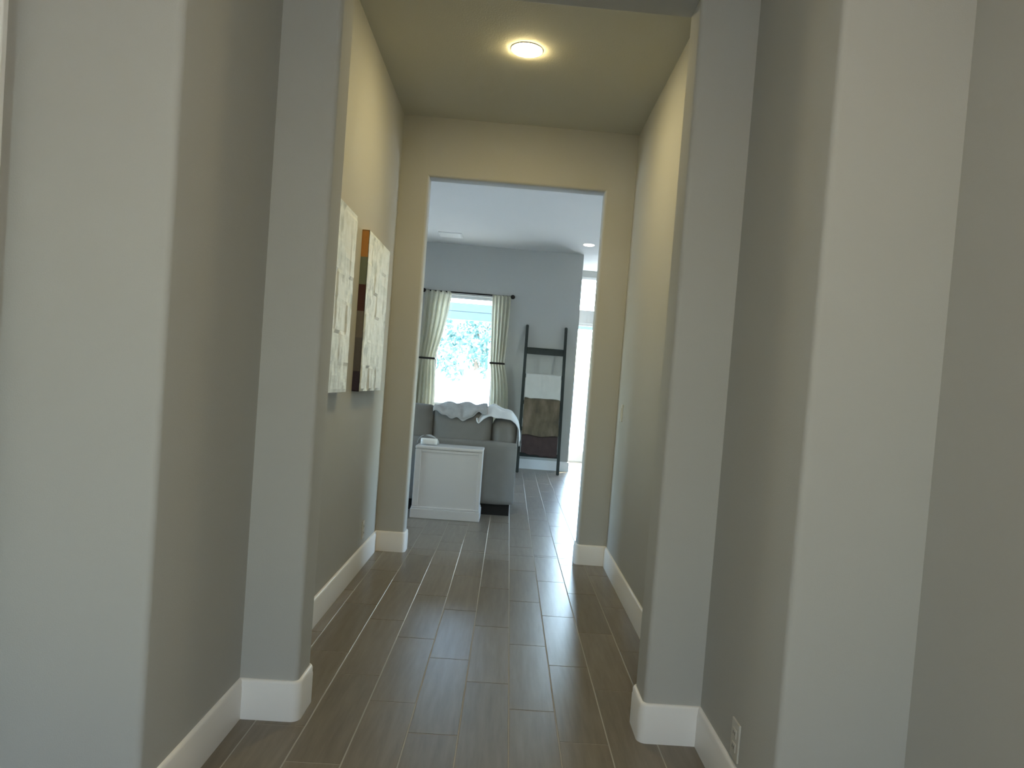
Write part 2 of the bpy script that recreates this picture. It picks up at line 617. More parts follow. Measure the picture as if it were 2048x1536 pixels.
# ------------------------------------------------------------------ floor with wood-look tile planks
floor = struct(link('floor', boxes((XLL, XRR, YB, YN + WT, -0.06, -0.0014)), 'grout'))
PW, PLN = 0.1778, 0.7112
GAP = 0.0045


def plank_mesh(ln, wd=PW):
    bm = boxes((-wd / 2 + GAP / 2, wd / 2 - GAP / 2, -ln / 2 + GAP / 2, ln / 2 - GAP / 2, -0.012, 0.0))
    top = [e for e in bm.edges if all(v.co.z > -0.001 for v in e.verts)]
    bmesh.ops.bevel(bm, geom=top, offset=0.0008, segments=1, affect='EDGES')
    bmesh.ops.recalc_face_normals(bm, faces=bm.faces[:])
    me = bpy.data.meshes.new('plank')
    bm.to_mesh(me)
    bm.free()
    me.materials.append(M['plank'])
    return me


def project(p):
    d = Vector(p) - EYE
    z = d.dot(fw)
    if z < 0.1:
        return None
    return (CX + F_PX * d.dot(rt) / z, CY - F_PX * d.dot(up) / z)


def wall_limits(y):
    """Free floor left and right at depth y."""
    if y < YE:
        return XFL, XFR
    if y < Y3:
        return XL, XR
    return XLL, XRR


full_plank = plank_mesh(PLN)
cut_planks = {}
rest = bmesh.new()
near, others = [], []
kmax = int(4.0 / PW) + 1
for k in range(-kmax, kmax + 1):
    xc = k * PW
    j0 = 3.036 - 0.23707 * k
    m0 = math.floor((YB - j0) / PLN)
    y = j0 + m0 * PLN
    while y < YN:
        ya, yb = y, y + PLN
        y += PLN
        # split planks where the free width changes so that none runs under a wall
        cuts = [ya] + [c for c in (YE, Y4) if ya + 0.02 < c < yb - 0.02] + [yb]
        for s0, s1 in zip(cuts, cuts[1:]):
            s0, s1 = max(s0, YB), min(s1, YN + 0.1)
            if s1 - s0 < 0.03:
                continue
            mid = (s0 + s1) / 2
            a, b = wall_limits(mid)
            x0, x1 = max(xc - PW / 2, a), min(xc + PW / 2, b)
            if x1 - x0 < 0.02:
                continue
            if mid > YW and x1 < XW:
                continue
            if mid > YW and x0 < XW:
                x0 = XW
                if x1 - x0 < 0.02:
                    continue
            vis = False
            tn = (PR + 0.05) / Y4
            tl = (PL - 0.05) / Y4
            for px, py in ((x0, s0), (x1, s0), (x0, s1), (x1, s1), ((x0 + x1) / 2, mid)):
                q = project((px, py, 0))
                if q and -40 < q[0] < 2090 and -40 < q[1] < 1590 and (mid < Y4 or tl * py - 0.05 < px < tn * py + 0.05):
                    vis = True
            if mid > Y4 and mid > 6.9 and x1 < 0.05 and mid < 7.9:
                vis = False
            if mid > 7.9 and x1 < 0.02:
                vis = False
            rec = (x0, x1, s0, s1)
            (near if vis else others).append((mid, rec))
near.sort()
print('planks in view', len(near))
for mid, (x0, x1, s0, s1) in near[:300]:
    w, ln = x1 - x0, s1 - s0
    if abs(w - PW) < 1e-4 and abs(ln - PLN) < 1e-4:
        me = full_plank
    else:
        key = (round(w, 3), round(ln, 3))
        if key not in cut_planks:
            cut_planks[key] = plank_mesh(ln, w)
        me = cut_planks[key]
    o = bpy.data.objects.new('plank', me)
    COL.objects.link(o)
    o.location = ((x0 + x1) / 2, (s0 + s1) / 2, 0)
    o.parent = floor
for mid, (x0, x1, s0, s1) in near[300:] + others:
    box(rest, x0 + GAP / 2, x1 - GAP / 2, s0 + GAP / 2, s1 - GAP / 2, -0.012, 0.0)
o = link('plank_field', rest, 'plank', floor)
o['kind'] = 'stuff'

# ------------------------------------------------------------------ baseboards
DOOR_Y0, DOOR_Y1 = 0.94, 1.76           # side door in the entry's left wall


def run(path, i0, i1):
    return rounded(path)[i0:i1]


lp = rounded([(0, -9)] + left_path[1:-1] + [(XLL, Y4)])[1:]
struct(link('baseboard_left', skirting([Vector((XFL, DOOR_Y1 + 0.09))] + lp, -1), 'trim', angle=35))
struct(link('baseboard_entry_left', skirting([Vector((XFL, YB)), Vector((XFL, DOOR_Y0 - 0.09))], -1), 'trim', angle=35))
rp_ = rounded([(0, -9)] + right_path[1:-1] + [(XRR, Y4)])[1:]
struct(link('baseboard_right', skirting([Vector((XFR, YB))] + rp_, 1), 'trim', angle=35))
bl = rounded([(XLL, YW), (XW, YW, R), (XW, YN)])
bl = [Vector((XLL, YW)), *rounded([(XLL, YW), (XW, YW, R), (XW, YN)])[1:-1], Vector((XW, YN))]
struct(link('baseboard_back', skirting(bl, -1), 'trim', angle=35))

# ------------------------------------------------------------------ window, patio door, front door, side door


def make_window(name, loc, rotz, width, hh, label):
    w = bpy.data.objects.new(name, None)
    COL.objects.link(w)
    w.location = loc
    w.rotation_euler = (0, 0, rotz)
    struct(w, label)
    hw, ft = width / 2, 0.045
    link('frame', boxes((-hw, -hw + ft, -0.03, 0.03, 0, hh), (hw - ft, hw, -0.03, 0.03, 0, hh), (-hw + ft, hw - ft, -0.03, 0.03, 0, ft), (-hw + ft, hw - ft, -0.03, 0.03, hh - ft, hh)), 'vinyl', w)
    link('meeting_rail', boxes((-hw + ft, hw - ft, -0.02, 0.02, 0.30, 0.335)), 'vinyl', w)
    link('pane', boxes((-hw + ft, hw - ft, -0.003, 0.003, 0.335, hh - ft)), 'glass', w)
    link('pane', boxes((-hw + ft, hw - ft, -0.003, 0.003, ft, 0.30)), 'glass', w)
    link('sill', boxes((-hw - 0.03, hw + 0.03, -0.135, -0.03, -0.028, 0.0), bevel=0.004), 'trim', w)
    return w


make_window('window_1', ((WX0 + WX1) / 2, YW + 0.11, WZ0), 0, WX1 - WX0, WZ1 - WZ0, 'white vinyl window between the cream curtains')
make_window('window_2_added', ((W2[0] + W2[1]) / 2, YW + 0.11, WZ0), 0, WX1 - WX0, WZ1 - WZ0, 'unseen window added for light further left on the living room wall')
make_window('window_5', (XFR + 0.12, (EW0 + EW1) / 2, EZ0), -math.pi / 2, EW1 - EW0, EZ1 - EZ0, 'narrow window in the right entry wall behind the viewer')
make_window('window_4_added', (XRR + 0.09, (SW0 + SW1) / 2, SZ0), -math.pi / 2, SW1 - SW0, SZ1 - SZ0, 'wide unseen window added for light in the right living room wall')
make_window('window_3_added', (XLL - 0.09, (SW0 + SW1) / 2, SZ0), math.pi / 2, SW1 - SW0, SZ1 - SZ0, 'wide unseen window added for light in the left living room wall')

d = bpy.data.objects.new('door_1', None)
COL.objects.link(d)
d.location = (DX0, YN + 0.08, 0)
struct(d, 'bright glazed patio door beyond the window wall corner')
dw = DX1 - DX0
TB0, TB1 = 2.36, 2.58
link('frame', boxes((0, 0.03, -0.06, 0.06, 0, DZ1), (dw - 0.05, dw, -0.06, 0.06, 0, DZ1), (0.03, dw - 0.05, -0.06, 0.06, DZ1 - 0.04, DZ1), (0.03, dw - 0.05, -0.06, 0.06, 0, 0.03)), 'vinyl', d)
link('transom_bar', boxes((0.03, dw - 0.05, -0.06, 0.06, TB0, TB1)), 'vinyl', d)
link('transom_pane', boxes((0.03, dw - 0.05, -0.003, 0.003, TB1, DZ1 - 0.04)), 'glass', d)
lf = link('leaf', boxes((0.03, 0.06, -0.02, 0.02, 0.03, TB0), (dw - 0.12, dw - 0.05, -0.02, 0.02, 0.03, TB0),
                        (0.06, dw - 0.12, -0.02, 0.02, 0.03, 0.19), (0.06, dw - 0.12, -0.02, 0.02, TB0 - 0.04, TB0)), 'vinyl', d)
link('pane', boxes((0.06, dw - 0.12, -0.003, 0.003, 0.19, TB0 - 0.04)), 'glass', lf)

d = bpy.data.objects.new('door_2', None)
COL.objects.link(d)
d.location = (FDX0, YB - 0.075, 0)
struct(d, 'half glazed white front door behind the viewer')
fw_ = FDX1 - FDX0
link('frame', boxes((0, 0.04, -0.07, 0.07, 0, FDZ1), (fw_ - 0.04, fw_, -0.07, 0.07, 0, FDZ1), (0.04, fw_ - 0.04, -0.07, 0.07, FDZ1 - 0.04, FDZ1)), 'trim', d)
link('leaf', boxes((0.04, 0.25, -0.022, 0.022, 0.005, FDZ1 - 0.04), (0.73, fw_ - 0.04, -0.022, 0.022, 0.005, FDZ1 - 0.04), (0.25, 0.73, -0.022, 0.022, 0.005, 0.65), (0.25, 0.73, -0.022, 0.022, FDZ1 - 0.16, FDZ1 - 0.04)), 'trim', d)
link('pane', boxes((0.25, 0.73, -0.003, 0.003, 0.65, FDZ1 - 0.16)), 'glass', d)
bm = bmesh.new()
tube(bm, [(0.88, 0.022, 1.0), (0.88, 0.07, 1.0)], 0.012, 10)
tube(bm, [(0.88, 0.07, 1.0), (0.79, 0.07, 1.0)], 0.009, 10)
link('handle', bm, 'bronze', d)

d = bpy.data.objects.new('door_3', None)
COL.objects.link(d)
d.location = (XFL, 0, 0)
struct(d, 'white side door with moulded casing at the left edge')
CZ = 2.46
for (y0, y1) in ((DOOR_Y0 - 0.088, DOOR_Y0), (DOOR_Y1, DOOR_Y1 + 0.088)):
    c = link('casing', boxes((0, 0.014, y0, y1, 0, CZ + 0.088)), 'trim', d)
    out_y = y0 if y0 < DOOR_Y0 else y1 - 0.022
    link('casing_bead', boxes((0.012, 0.026, out_y, out_y + 0.022, 0, CZ + 0.088), bevel=0.004), 'trim', c)
link('casing', boxes((0, 0.014, DOOR_Y0, DOOR_Y1, CZ, CZ + 0.088)), 'trim', d)
link('leaf', boxes((-0.004, 0.006, DOOR_Y0, DOOR_Y1, 0.006, CZ)), 'trim', d)
for z0, z1 in ((0.2, 0.95), (1.1, 2.3)):
    link('panel', boxes((0.006, 0.012, DOOR_Y0 + 0.13, DOOR_Y1 - 0.13, z0, z1), bevel=0.004), 'trim', d)
bm = bmesh.new()
tube(bm, [(0.006, DOOR_Y0 + 0.07, 1.0), (0.045, DOOR_Y0 + 0.07, 1.0)], 0.012, 10)
tube(bm, [(0.045, DOOR_Y0 + 0.07, 1.0), (0.075, DOOR_Y0 + 0.07, 1.0)], [0.02, 0.026], 12)
link('knob', bm, 'bronze', d)


# ------------------------------------------------------------------ lamps
def downlight(loc, lens, label, rad=0.085, drop=0.012):
    t = thing('recessed_downlight', label, 'light', loc)
    bm = bmesh.new()
    lathe(bm, [(rad + 0.004, 0.0), (rad + 0.004, -0.003), (rad + 0.002, -0.004), (rad, -0.004), (rad - 0.002, 0.0)], 48)
    link('trim_ring', bm, 'vinyl', t, angle=40)
    bm = bmesh.new()
    prof = [(rad - 0.001, -0.001)] + [(rad * math.cos(a) * 0.985, -0.006 - drop * math.sin(a)) for a in [k / 8 * math.pi / 2 for k in range(9)]]
    prof[-1] = (0, -0.006 - drop)
    lathe(bm, prof, 48)
    link('lens', bm, lens, t, smooth=True)
    return t


downlight((-0.045, 4.06, ZC), 'lens_hall', 'brightly lit round recessed downlight in the hall ceiling', 0.083, 0.010)
downlight((0.94, 10.25, ZL), 'lens_living', 'small round recessed light in the living room ceiling near the patio door', 0.075)
downlight((0.18, -0.05, ZC), 'lens_entry', 'round recessed downlight in the entry ceiling above the viewer', 0.082, 0.008)

# ceiling air vent
t = thing('ceiling_vent', 'white slatted air vent in the living room ceiling', 'vent', (-0.97, 10.35, ZL))
a = 0.16
link('frame', boxes((-a, a, -a, -a + 0.025, -0.012, 0), (-a, a, a - 0.025, a, -0.012, 0), (-a, -a + 0.025, -a + 0.025, a - 0.025, -0.012, 0), (a - 0.025, a, -a + 0.025, a - 0.025, -0.012, 0)), 'vinyl', t)
link('backing', boxes((-a + 0.025, a - 0.025, -a + 0.025, a - 0.025, -0.002, 0)), 'slot', t)
for i in range(7):
    y = -0.115 + i * 0.0385
    bm = bmesh.new()
    v = [bm.verts.new(p) for p in ((-a + 0.025, y - 0.012, -0.004), (a - 0.025, y - 0.012, -0.004), (a - 0.025, y + 0.012, -0.014), (-a + 0.025, y + 0.012, -0.014))]
    f = bm.faces.new(v)
    g = bmesh.ops.extrude_face_region(bm, geom=[f])
    for q in g['geom']:
        if isinstance(q, bmesh.types.BMVert):
            q.co.z += 0.002
    link('slat', bm, 'vinyl', t)


# ------------------------------------------------------------------ outlets and switch
def wall_plate(name, label, cat, x, y, z, facing, kind):
    t = thing(name, label, cat, (x, y, z), 0)
    s = facing
    link('plate', boxes(tuple(sorted((0, s * 0.006))) + (-0.035, 0.035, -0.058, 0.058), bevel=0.002), 'plastic', t)
    if kind == 'outlet':
        for dz in (-0.021, 0.021):
            rc = link('receptacle', boxes(tuple(sorted((s * 0.005, s * 0.009))) + (-0.017, 0.017, dz - 0.014, dz + 0.014), bevel=0.002), 'plastic', t)
            link('slot', boxes(tuple(sorted((s * 0.0085, s * 0.0095))) + (-0.008, -0.005, dz - 0.004, dz + 0.006)), 'slot', rc)
            link('slot', boxes(tuple(sorted((s * 0.0085, s * 0.0095))) + (0.005, 0.008, dz - 0.004, dz + 0.006)), 'slot', rc)
    else:
        link('rocker', boxes(tuple(sorted((s * 0.005, s * 0.011))) + (-0.017, 0.017, -0.033, 0.033), bevel=0.002), 'plastic', t)
    return t


wall_plate('wall_outlet', 'white wall outlet low on the hall wall below the paintings', 'outlet', XL, 4.73, 0.245, 1, 'outlet')
wall_plate('wall_outlet', 'white wall outlet low on the right entry wall beside the pilaster', 'outlet', XR, 2.20, 0.215, -1, 'outlet')
wall_plate('light_switch', 'white light switch on the right hall wall near the far opening', 'switch', XR, 4.98, 1.106, -1, 'switch')

# ------------------------------------------------------------------ paintings on the left hall wall
PZ0, PZ1, PT = 1.14, 2.025, 0.045


def painting(y0, y1, seed, label):
    t = thing('canvas_painting', label, 'painting', (XL, (y0 + y1) / 2, PZ0), 0, 'pair of abstract canvases in the hall')
    h, hw2 = PZ1 - PZ0, (y1 - y0) / 2
    link('stretcher', boxes((0.001, PT - 0.006, -hw2 + 0.004, hw2 - 0.004, 0.004, h - 0.004)), 'edge_grey', t)
    # thick impasto relief on the face
    bm = bmesh.new()
    ny, nz = 40, 54
    g = []
    for j in range(nz + 1):
        row = []
        for i in range(ny + 1):
            yy, zz = -hw2 + 2 * hw2 * i / ny, h * j / nz
            p = Vector((yy * 7 + seed, zz * 9, seed))
            cell = mnoise.cell(Vector((yy * 9 + seed * 3, zz * 7, 0.5)))
            rel = 0.004 * cell + 0.003 * mnoise.noise(p * 2.2) + 0.002 * mnoise.noise(Vector((yy * 60, zz * 12, seed)))
            e = min(i, ny - i, j, nz - j)
            row.append(bm.verts.new((PT + (rel if e > 0 else -0.002), yy, zz)))
        g.append(row)
    for j in range(nz):
        for i in range(ny):
            bm.faces.new((g[j][i], g[j][i + 1], g[j + 1][i + 1], g[j + 1][i]))
    rim = [e for e in bm.edges if len(e.link_faces) == 1]
    ex = bmesh.ops.extrude_edge_only(bm, edges=rim)
    for q in ex['geom']:
        if isinstance(q, bmesh.types.BMVert):
            q.co.x = PT - 0.006
    link('painted_face', bm, 'canvas_face', t)
    # painted colour blocks round the wrapped edge
    cuts = [1.0, 0.835, 0.665, 0.50, 0.335, 0.125, 0.0]
    for (n2, _), c1, c0 in zip(EDGE_COLS, cuts, cuts[1:]):
        for s in (-1, 1):
            yb = sorted((s * (hw2 - 0.004), s * hw2))
            link('edge_block', boxes((0.001, PT - 0.004, yb[0], yb[1], h * c0, h * c1)), n2, t)
    link('edge_block', boxes((0.001, PT - 0.004, -hw2, hw2, h - 0.003, h + 0.001)), EDGE_COLS[0][0], t)
    link('edge_block', boxes((0.001, PT - 0.004, -hw2, hw2, -0.001, 0.003)), EDGE_COLS[5][0], t)
    return t


painting(4.115, 4.78, 2.0, 'white textured abstract canvas with coloured edge blocks, farther from the viewer')
painting(3.11, 3.778, 9.0, 'white textured abstract canvas partly hidden behind the near pilaster')

# ------------------------------------------------------------------ white console behind the sofa
t = thing('console_cabinet', 'white panelled console cabinet standing behind the grey sofa', 'cabinet', (-0.49, 6.70, 0))
link('body', boxes((-0.295, 0.295, -0.155, 0.16, 0.02, 0.615), bevel=0.004), 'white_wood', t)
link('top', boxes((-0.299, 0.299, -0.165, 0.165, 0.615, 0.643), bevel=0.008), 'white_wood', t)
link('plinth', boxes((-0.308, 0.308, -0.172, 0.168, 0.0, 0.085), bevel=0.005), 'white_wood', t)
link('plinth_moulding', boxes((-0.302, 0.302, -0.165, 0.165, 0.085, 0.105), bevel=0.006), 'white_wood', t)
for x0, x1 in ((-0.297, -0.245), (0.262, 0.297)):
    link('stile', boxes((x0, x1, -0.163, -0.150, 0.105, 0.612), bevel=0.003), 'white_wood', t)
link('rail', boxes((-0.245, 0.262, -0.160, -0.150, 0.59, 0.612), bevel=0.003), 'white_wood', t)

# rolled cloth on the console
t = thing('rolled_towel', 'small white rolled cloth with a grey flap on the console top', 'towel', (-0.695, 6.64, 0.643))
bm = bmesh.new()
n = 26
pts = []
for k in range(n):
    a = k / (n - 1) * 2 * math.pi * 1.75
    r = 0.014 + 0.018 * k / (n - 1)
    pts.append((r * math.cos(a), 0.035 + r * math.sin(a)))
prev = None
for x in (-0.06, -0.03, 0.0, 0.03, 0.06, 0.085):
    row = [bm.verts.new((x, p[0], p[1])) for p in pts]
    if prev:
        for i in range(n - 1):
            bm.faces.new((prev[i], prev[i + 1], row[i + 1], row[i]))
    prev = row
o = link('roll', bm, 'lid', t, smooth=True)
sm = o.modifiers.new('solid', 'SOLIDIFY')
sm.thickness = 0.003
bm = bmesh.new()
prev = None
for i in range(17):
    a = i / 16 * math.pi
    x = -0.005 - 0.095 * math.cos(a)
    z = 0.003 + 0.092 * math.sin(a) ** 0.8 * (1 - 0.28 * i / 16)
    row = [bm.verts.new((x, yy, z + 0.004 * math.sin(yy * 40 + i))) for yy in (0.045, 0.075, 0.105, 0.135)]
    if prev:
        for j in range(3):
            bm.faces.new((prev[j], prev[j + 1], row[j + 1], row[j]))
    prev = row
o = link('flap', bm, 'throw_grey', t, smooth=True)
sm = o.modifiers.new('solid', 'SOLIDIFY')
sm.thickness = 0.004

# ------------------------------------------------------------------ sofa, seen from behind
SY, SX1, SX0 = 6.92, 0.113, -2.05
t = thing('sofa', 'grey upholstered sofa seen from behind with its cushions above the back', 'sofa', (0, 0, 0))
link('plinth', boxes((SX0 + 0.04, SX1 - 0.035, SY + 0.03, SY + 0.86, 0.0, 0.115)), 'sofa_gap_shade', t)  # black box put in to paint the shadow gap beneath the sofa
link('base', rbox(SX0 + 0.02, SX1 - 0.02, SY + 0.02, SY + 0.92, 0.11, 0.32, 0.025, 6), 'sofa', t, smooth=True)
link('back_frame', rbox(SX0, SX1, SY, SY + 0.15, 0.10, 0.695, 0.03, 8), 'sofa', t, smooth=True)
for x0, x1 in ((SX0, SX0 + 0.255), (SX1 - 0.255, SX1)):
    link('arm', rbox(x0 + 0.004, x1 - 0.004, SY + 0.05, SY + 0.93, 0.105, 0.64, 0.05, 8), 'sofa', t, smooth=True)
    link('arm_pad', rbox(x0, x1 - 0.01, SY + 0.06, SY + 0.60, 0.60, 0.925, 0.105, 10, (0.0, 0.02, 0.012)), 'sofa', t, smooth=True)
cw = [(-1.80, -1.24), (-1.255, -0.69), (-0.705, -0.135)]
for i, (x0, x1) in enumerate(cw):
    link('seat_cushion', rbox(x0 + 0.003, x1 - 0.003, SY + 0.17, SY + 0.94, 0.31, 0.47, 0.05, 8, (0, 0.01, 0.02)), 'sofa', t, smooth=True)
    bm = rbox(x0 + 0.004, x1 - 0.004, SY + 0.085, SY + 0.31, 0.45, 0.985, 0.055, 14, (0.0, 0.055, 0.012))
    for v in bm.verts:
        if v.co.y < SY + 0.2:                     # a soft vertical tuck down the middle of the cushion
            u = (v.co.x - (x0 + x1) / 2) / 0.05
            v.co.y += 0.022 * math.exp(-u * u) * max(0, 1 - abs(v.co.z - 0.78) / 0.2)
    b_ = link('back_cushion', bm, 'sofa', t, smooth=True)


def drape(path, x0, x1, nx, name, mat, wrinkle, seed, label, cat, edge=None, thick=0.012, loc=None):
    """Cloth sheet following a (y, z) path, with folds; edge(u, s) may shift points."""
    bm = bmesh.new()
    L = [0.0]
    for p, q in zip(path, path[1:]):
        L.append(L[-1] + math.dist(p, q))
    prev = None
    for j, (y, z) in enumerate(path):
        s = L[j] / L[-1]
        row = []
        for i in range(nx + 1):
            u = i / nx
            x = x0 + (x1 - x0) * u
            w = wrinkle * (mnoise.noise(Vector((x * 9 + seed, s * 2.2, seed))) + 0.5 * mnoise.noise(Vector((x * 24, s * 5, seed + 3))))
            p = Vector((x + wrinkle * 0.6 * mnoise.noise(Vector((s * 6, u * 4, seed + 8))), y + w, z + 0.35 * w))
            if edge:
                p = edge(u, s, p)
            row.append(bm.verts.new(p))
        if prev:
            for i in range(nx):
                bm.faces.new((prev[i], prev[i + 1], row[i + 1], row[i]))
        prev = row
    o = link(name, bm, mat, None, smooth=True)
    md = o.modifiers.new('solid', 'SOLIDIFY')
    md.thickness = thick
    md.offset = 0
    md2 = o.modifiers.new('sub', 'SUBSURF')
    md2.levels = 1
    md2.render_levels = 1
    return tag(o, label, cat)


def arc_path(y_front, z_front, y_back, z_back, yc, ry, ztop, rz, n=14):
    pts = []
    for k in range(6):
        pts.append((y_front, z_front + (ztop - rz - z_front) * k / 6))
    for k in range(n + 1):
        a = math.pi - math.pi * k / n
        pts.append((yc + ry * math.cos(a), ztop - rz + rz * math.sin(a)))
    for k in range(1, 7):
        pts.append((y_back, ztop - rz + (z_back - ztop + rz) * k / 6))
    return pts


cyc, cry = SY + 0.20, 0.165


def grey_edge(u, s, p):
    if s < 0.3:
        k = 1 - s / 0.3
        p.z += k * (0.045 * math.cos(u * math.pi * 2.0) + 0.012 * math.sin(u * 31))
    if u < 0.33:                                   # dips at the left end, bunched towards the right
        p.z -= 0.03 * (1 - u / 0.33)
    p.z += 0.012 * math.sin(u * 17 + s * 9)
    return p


drape(arc_path(cyc - cry, 0.93, cyc + cry, 0.80, cyc, cry, 1.025, 0.11), -0.70, -0.20, 30, 'throw_blanket', 'throw_grey', 0.014, 4.0,
      'crumpled grey knitted throw along the top of the sofa cushions', 'blanket', grey_edge, 0.014)


# white throw over the sofa's right end, running across the arm pad (sheet path in x, width in y)
def white_throw():
    bm = bmesh.new()
    path = [(-0.285, 0.915), (-0.262, 0.94), (-0.225, 0.975), (-0.185, 1.0), (-0.145, 1.015), (-0.10, 1.0), (-0.055, 0.985), (-0.01, 0.975), (0.04, 0.955), (0.085, 0.905), (0.118, 0.84), (0.130, 0.76), (0.134, 0.68)]
    fine = []
    for (a, b) in zip(path, path[1:]):
        for k in range(3):
            f = k / 3
            fine.append((a[0] + (b[0] - a[0]) * f, a[1] + (b[1] - a[1]) * f))
    fine.append(path[-1])
    ny = 20
    prev = None
    for i, (x, z) in enumerate(fine):
        u = i / (len(fine) - 1)
        y0 = SY + 0.015 + 0.06 * max(0, u - 0.35)
        row = []
        for j in range(ny + 1):
            v = j / ny
            y = y0 + 0.42 * v
            w = 0.016 * mnoise.noise(Vector((u * 7, v * 6, 2.0))) + 0.008 * math.sin(v * 26 + u * 8)
            drop = max(0, 1 - v / 0.2) * (0.095 if u < 0.4 else 0.095 - 0.055 * min(1, (u - 0.4) / 0.35)) * min(1, u / 0.08 + 0.35)
            row.append(bm.verts.new((x + 0.35 * w, y, z + w - drop + 0.012)))
        if prev:
            for j in range(ny):
                bm.faces.new((prev[j], prev[j + 1], row[j + 1], row[j]))
        prev = row
    o = link('throw_blanket', bm, 'throw_white', None, smooth=True)
    md = o.modifiers.new('solid', 'SOLIDIFY')
    md.thickness = 0.012
    md.offset = 1
    md2 = o.modifiers.new('sub', 'SUBSURF')
    md2.levels = 1
    md2.render_levels = 1
    return tag(o, 'soft white throw draped over the right end of the sofa', 'blanket')


white_throw()

# ------------------------------------------------------------------ curtain rod and curtains
RZ, RY = 2.52, YW - 0.085
t = thing('curtain_rod', 'dark bronze curtain rod with round finials above the window', 'curtain rod', (-0.71, RY, RZ))
bm = bmesh.new()
tube(bm, [(-0.63, 0, 0), (0.63, 0, 0)], 0.012, 14)
link('rod', bm, 'bronze', t, angle=40)
for s in (-1, 1):
    bm = bmesh.new()
    bmesh.ops.create_uvsphere(bm, u_segments=16, v_segments=10, radius=0.032)
    for v in bm.verts:
        v.co.x = v.co.x * 1.1 + s * 0.655
    link('finial', bm, 'bronze', t, smooth=True)
    bm = bmesh.new()
    tube(bm, [(s * 0.60, 0, 0), (s * 0.60, 0.083, 0)], 0.007, 10)
    tube(bm, [(s * 0.60, 0.078, 0), (s * 0.60, 0.084, 0)], 0.025, 16)
    link('bracket', bm, 'bronze', t)


def curtain(xa, xb, tie_a, tie_b, bot_a, bot_b, label, seed):
    """Pleated panel; (outer, inner) x at the rod, at the tieback and at the hem."""
    t = thing('curtain', label, 'curtain', (0, RY, 0), 0, 'pair of cream curtains')
    bm = bmesh.new()
    nz, nx = 44, 60
    TZ, Z0, Z1 = 1.53, 0.03, RZ + 0.006
    prev = None
    for j in range(nz + 1):
        z = Z1 + (Z0 - Z1) * j / nz
        if z > TZ:
            f = (Z1 - z) / (Z1 - TZ)
            f = f ** 1.6
            a, b = xa + (tie_a - xa) * f, xb + (tie_b - xb) * f
        else:
            f = (TZ - z) / (TZ - Z0)
            f = 1 - (1 - min(1, f * 2.2)) ** 2
            a, b = tie_a + (bot_a - tie_a) * f, tie_b + (bot_b - tie_b) * f
        amp = 0.030 * (1 - 0.55 * math.exp(-((z - TZ) / 0.12) ** 2))
        if z > Z1 - 0.08:
            amp *= 0.7
        row = []
        for i in range(nx + 1):
            u = i / nx
            ph = u * 2 * math.pi * 5.0 + 0.5 * math.sin(z * 2 + seed)
            x = a + (b - a) * u + 0.008 * math.sin(ph * 2 + 1)
            y = -0.028 + amp * math.cos(ph) + 0.006 * mnoise.noise(Vector((u * 5, z * 2, seed)))
            if z > Z1 - 0.05:
                y = -0.028 + (y + 0.028)
            row.append(bm.verts.new((x, y, z)))
        if prev:
            for i in range(nx):
                bm.faces.new((prev[i], prev[i + 1], row[i + 1], row[i]))
        prev = row
    p = link('panel', bm, 'curtain', t, smooth=True)
    md = p.modifiers.new('solid', 'SOLIDIFY')
    md.thickness = 0.003
    lo, hi = min(tie_a, tie_b) - 0.014, max(tie_a, tie_b) + 0.014
    bm = bmesh.new()
    rings = []
    n = 28
    for k in range(n):
        a = 2 * math.pi * k / n
        cx_, rx = (lo + hi) / 2, (hi - lo) / 2
        x = cx_ + rx * math.copysign(abs(math.cos(a)) ** 0.6, math.cos(a))
        y = -0.028 + 0.044 * math.copysign(abs(math.sin(a)) ** 0.6, math.sin(a))
        rings.append([bm.verts.new((x, y, TZ + 0.014)), bm.verts.new((x, y, TZ - 0.014))])
    for k in range(n):
        q = rings[(k + 1) % n]
        bm.faces.new((rings[k][0], q[0], q[1], rings[k][1]))
    tb = link('tieback', bm, 'bronze', t, smooth=True)
    md = tb.modifiers.new('solid', 'SOLIDIFY')
    md.thickness = 0.004
    ext = lo if abs(lo + 0.71) > abs(hi + 0.71) else hi
    bm = bmesh.new()
    tube(bm, [(ext, 0.0, TZ), (ext, YW - RY - 0.001, TZ)], 0.006, 8)
    link('tieback_hook', bm, 'bronze', t)
    return t


curtain(-1.345, -0.955, -1.375, -1.135, -1.40, -1.10, 'cream curtain tied back on the left side of the window', 1.0)
curtain(-0.085, -0.355, -0.115, -0.315, -0.015, -0.275, 'cream curtain tied back on the right side of the window, nearest the ladder', 5.0)

# ------------------------------------------------------------------ blanket ladder with two blankets
LX0, LX1 = 0.192, 0.768
LYB, LYT, LZT = 10.455, YW - 0.028, 2.14


def lad_y(z):
    return LYB + (LYT - LYB) * z / LZT


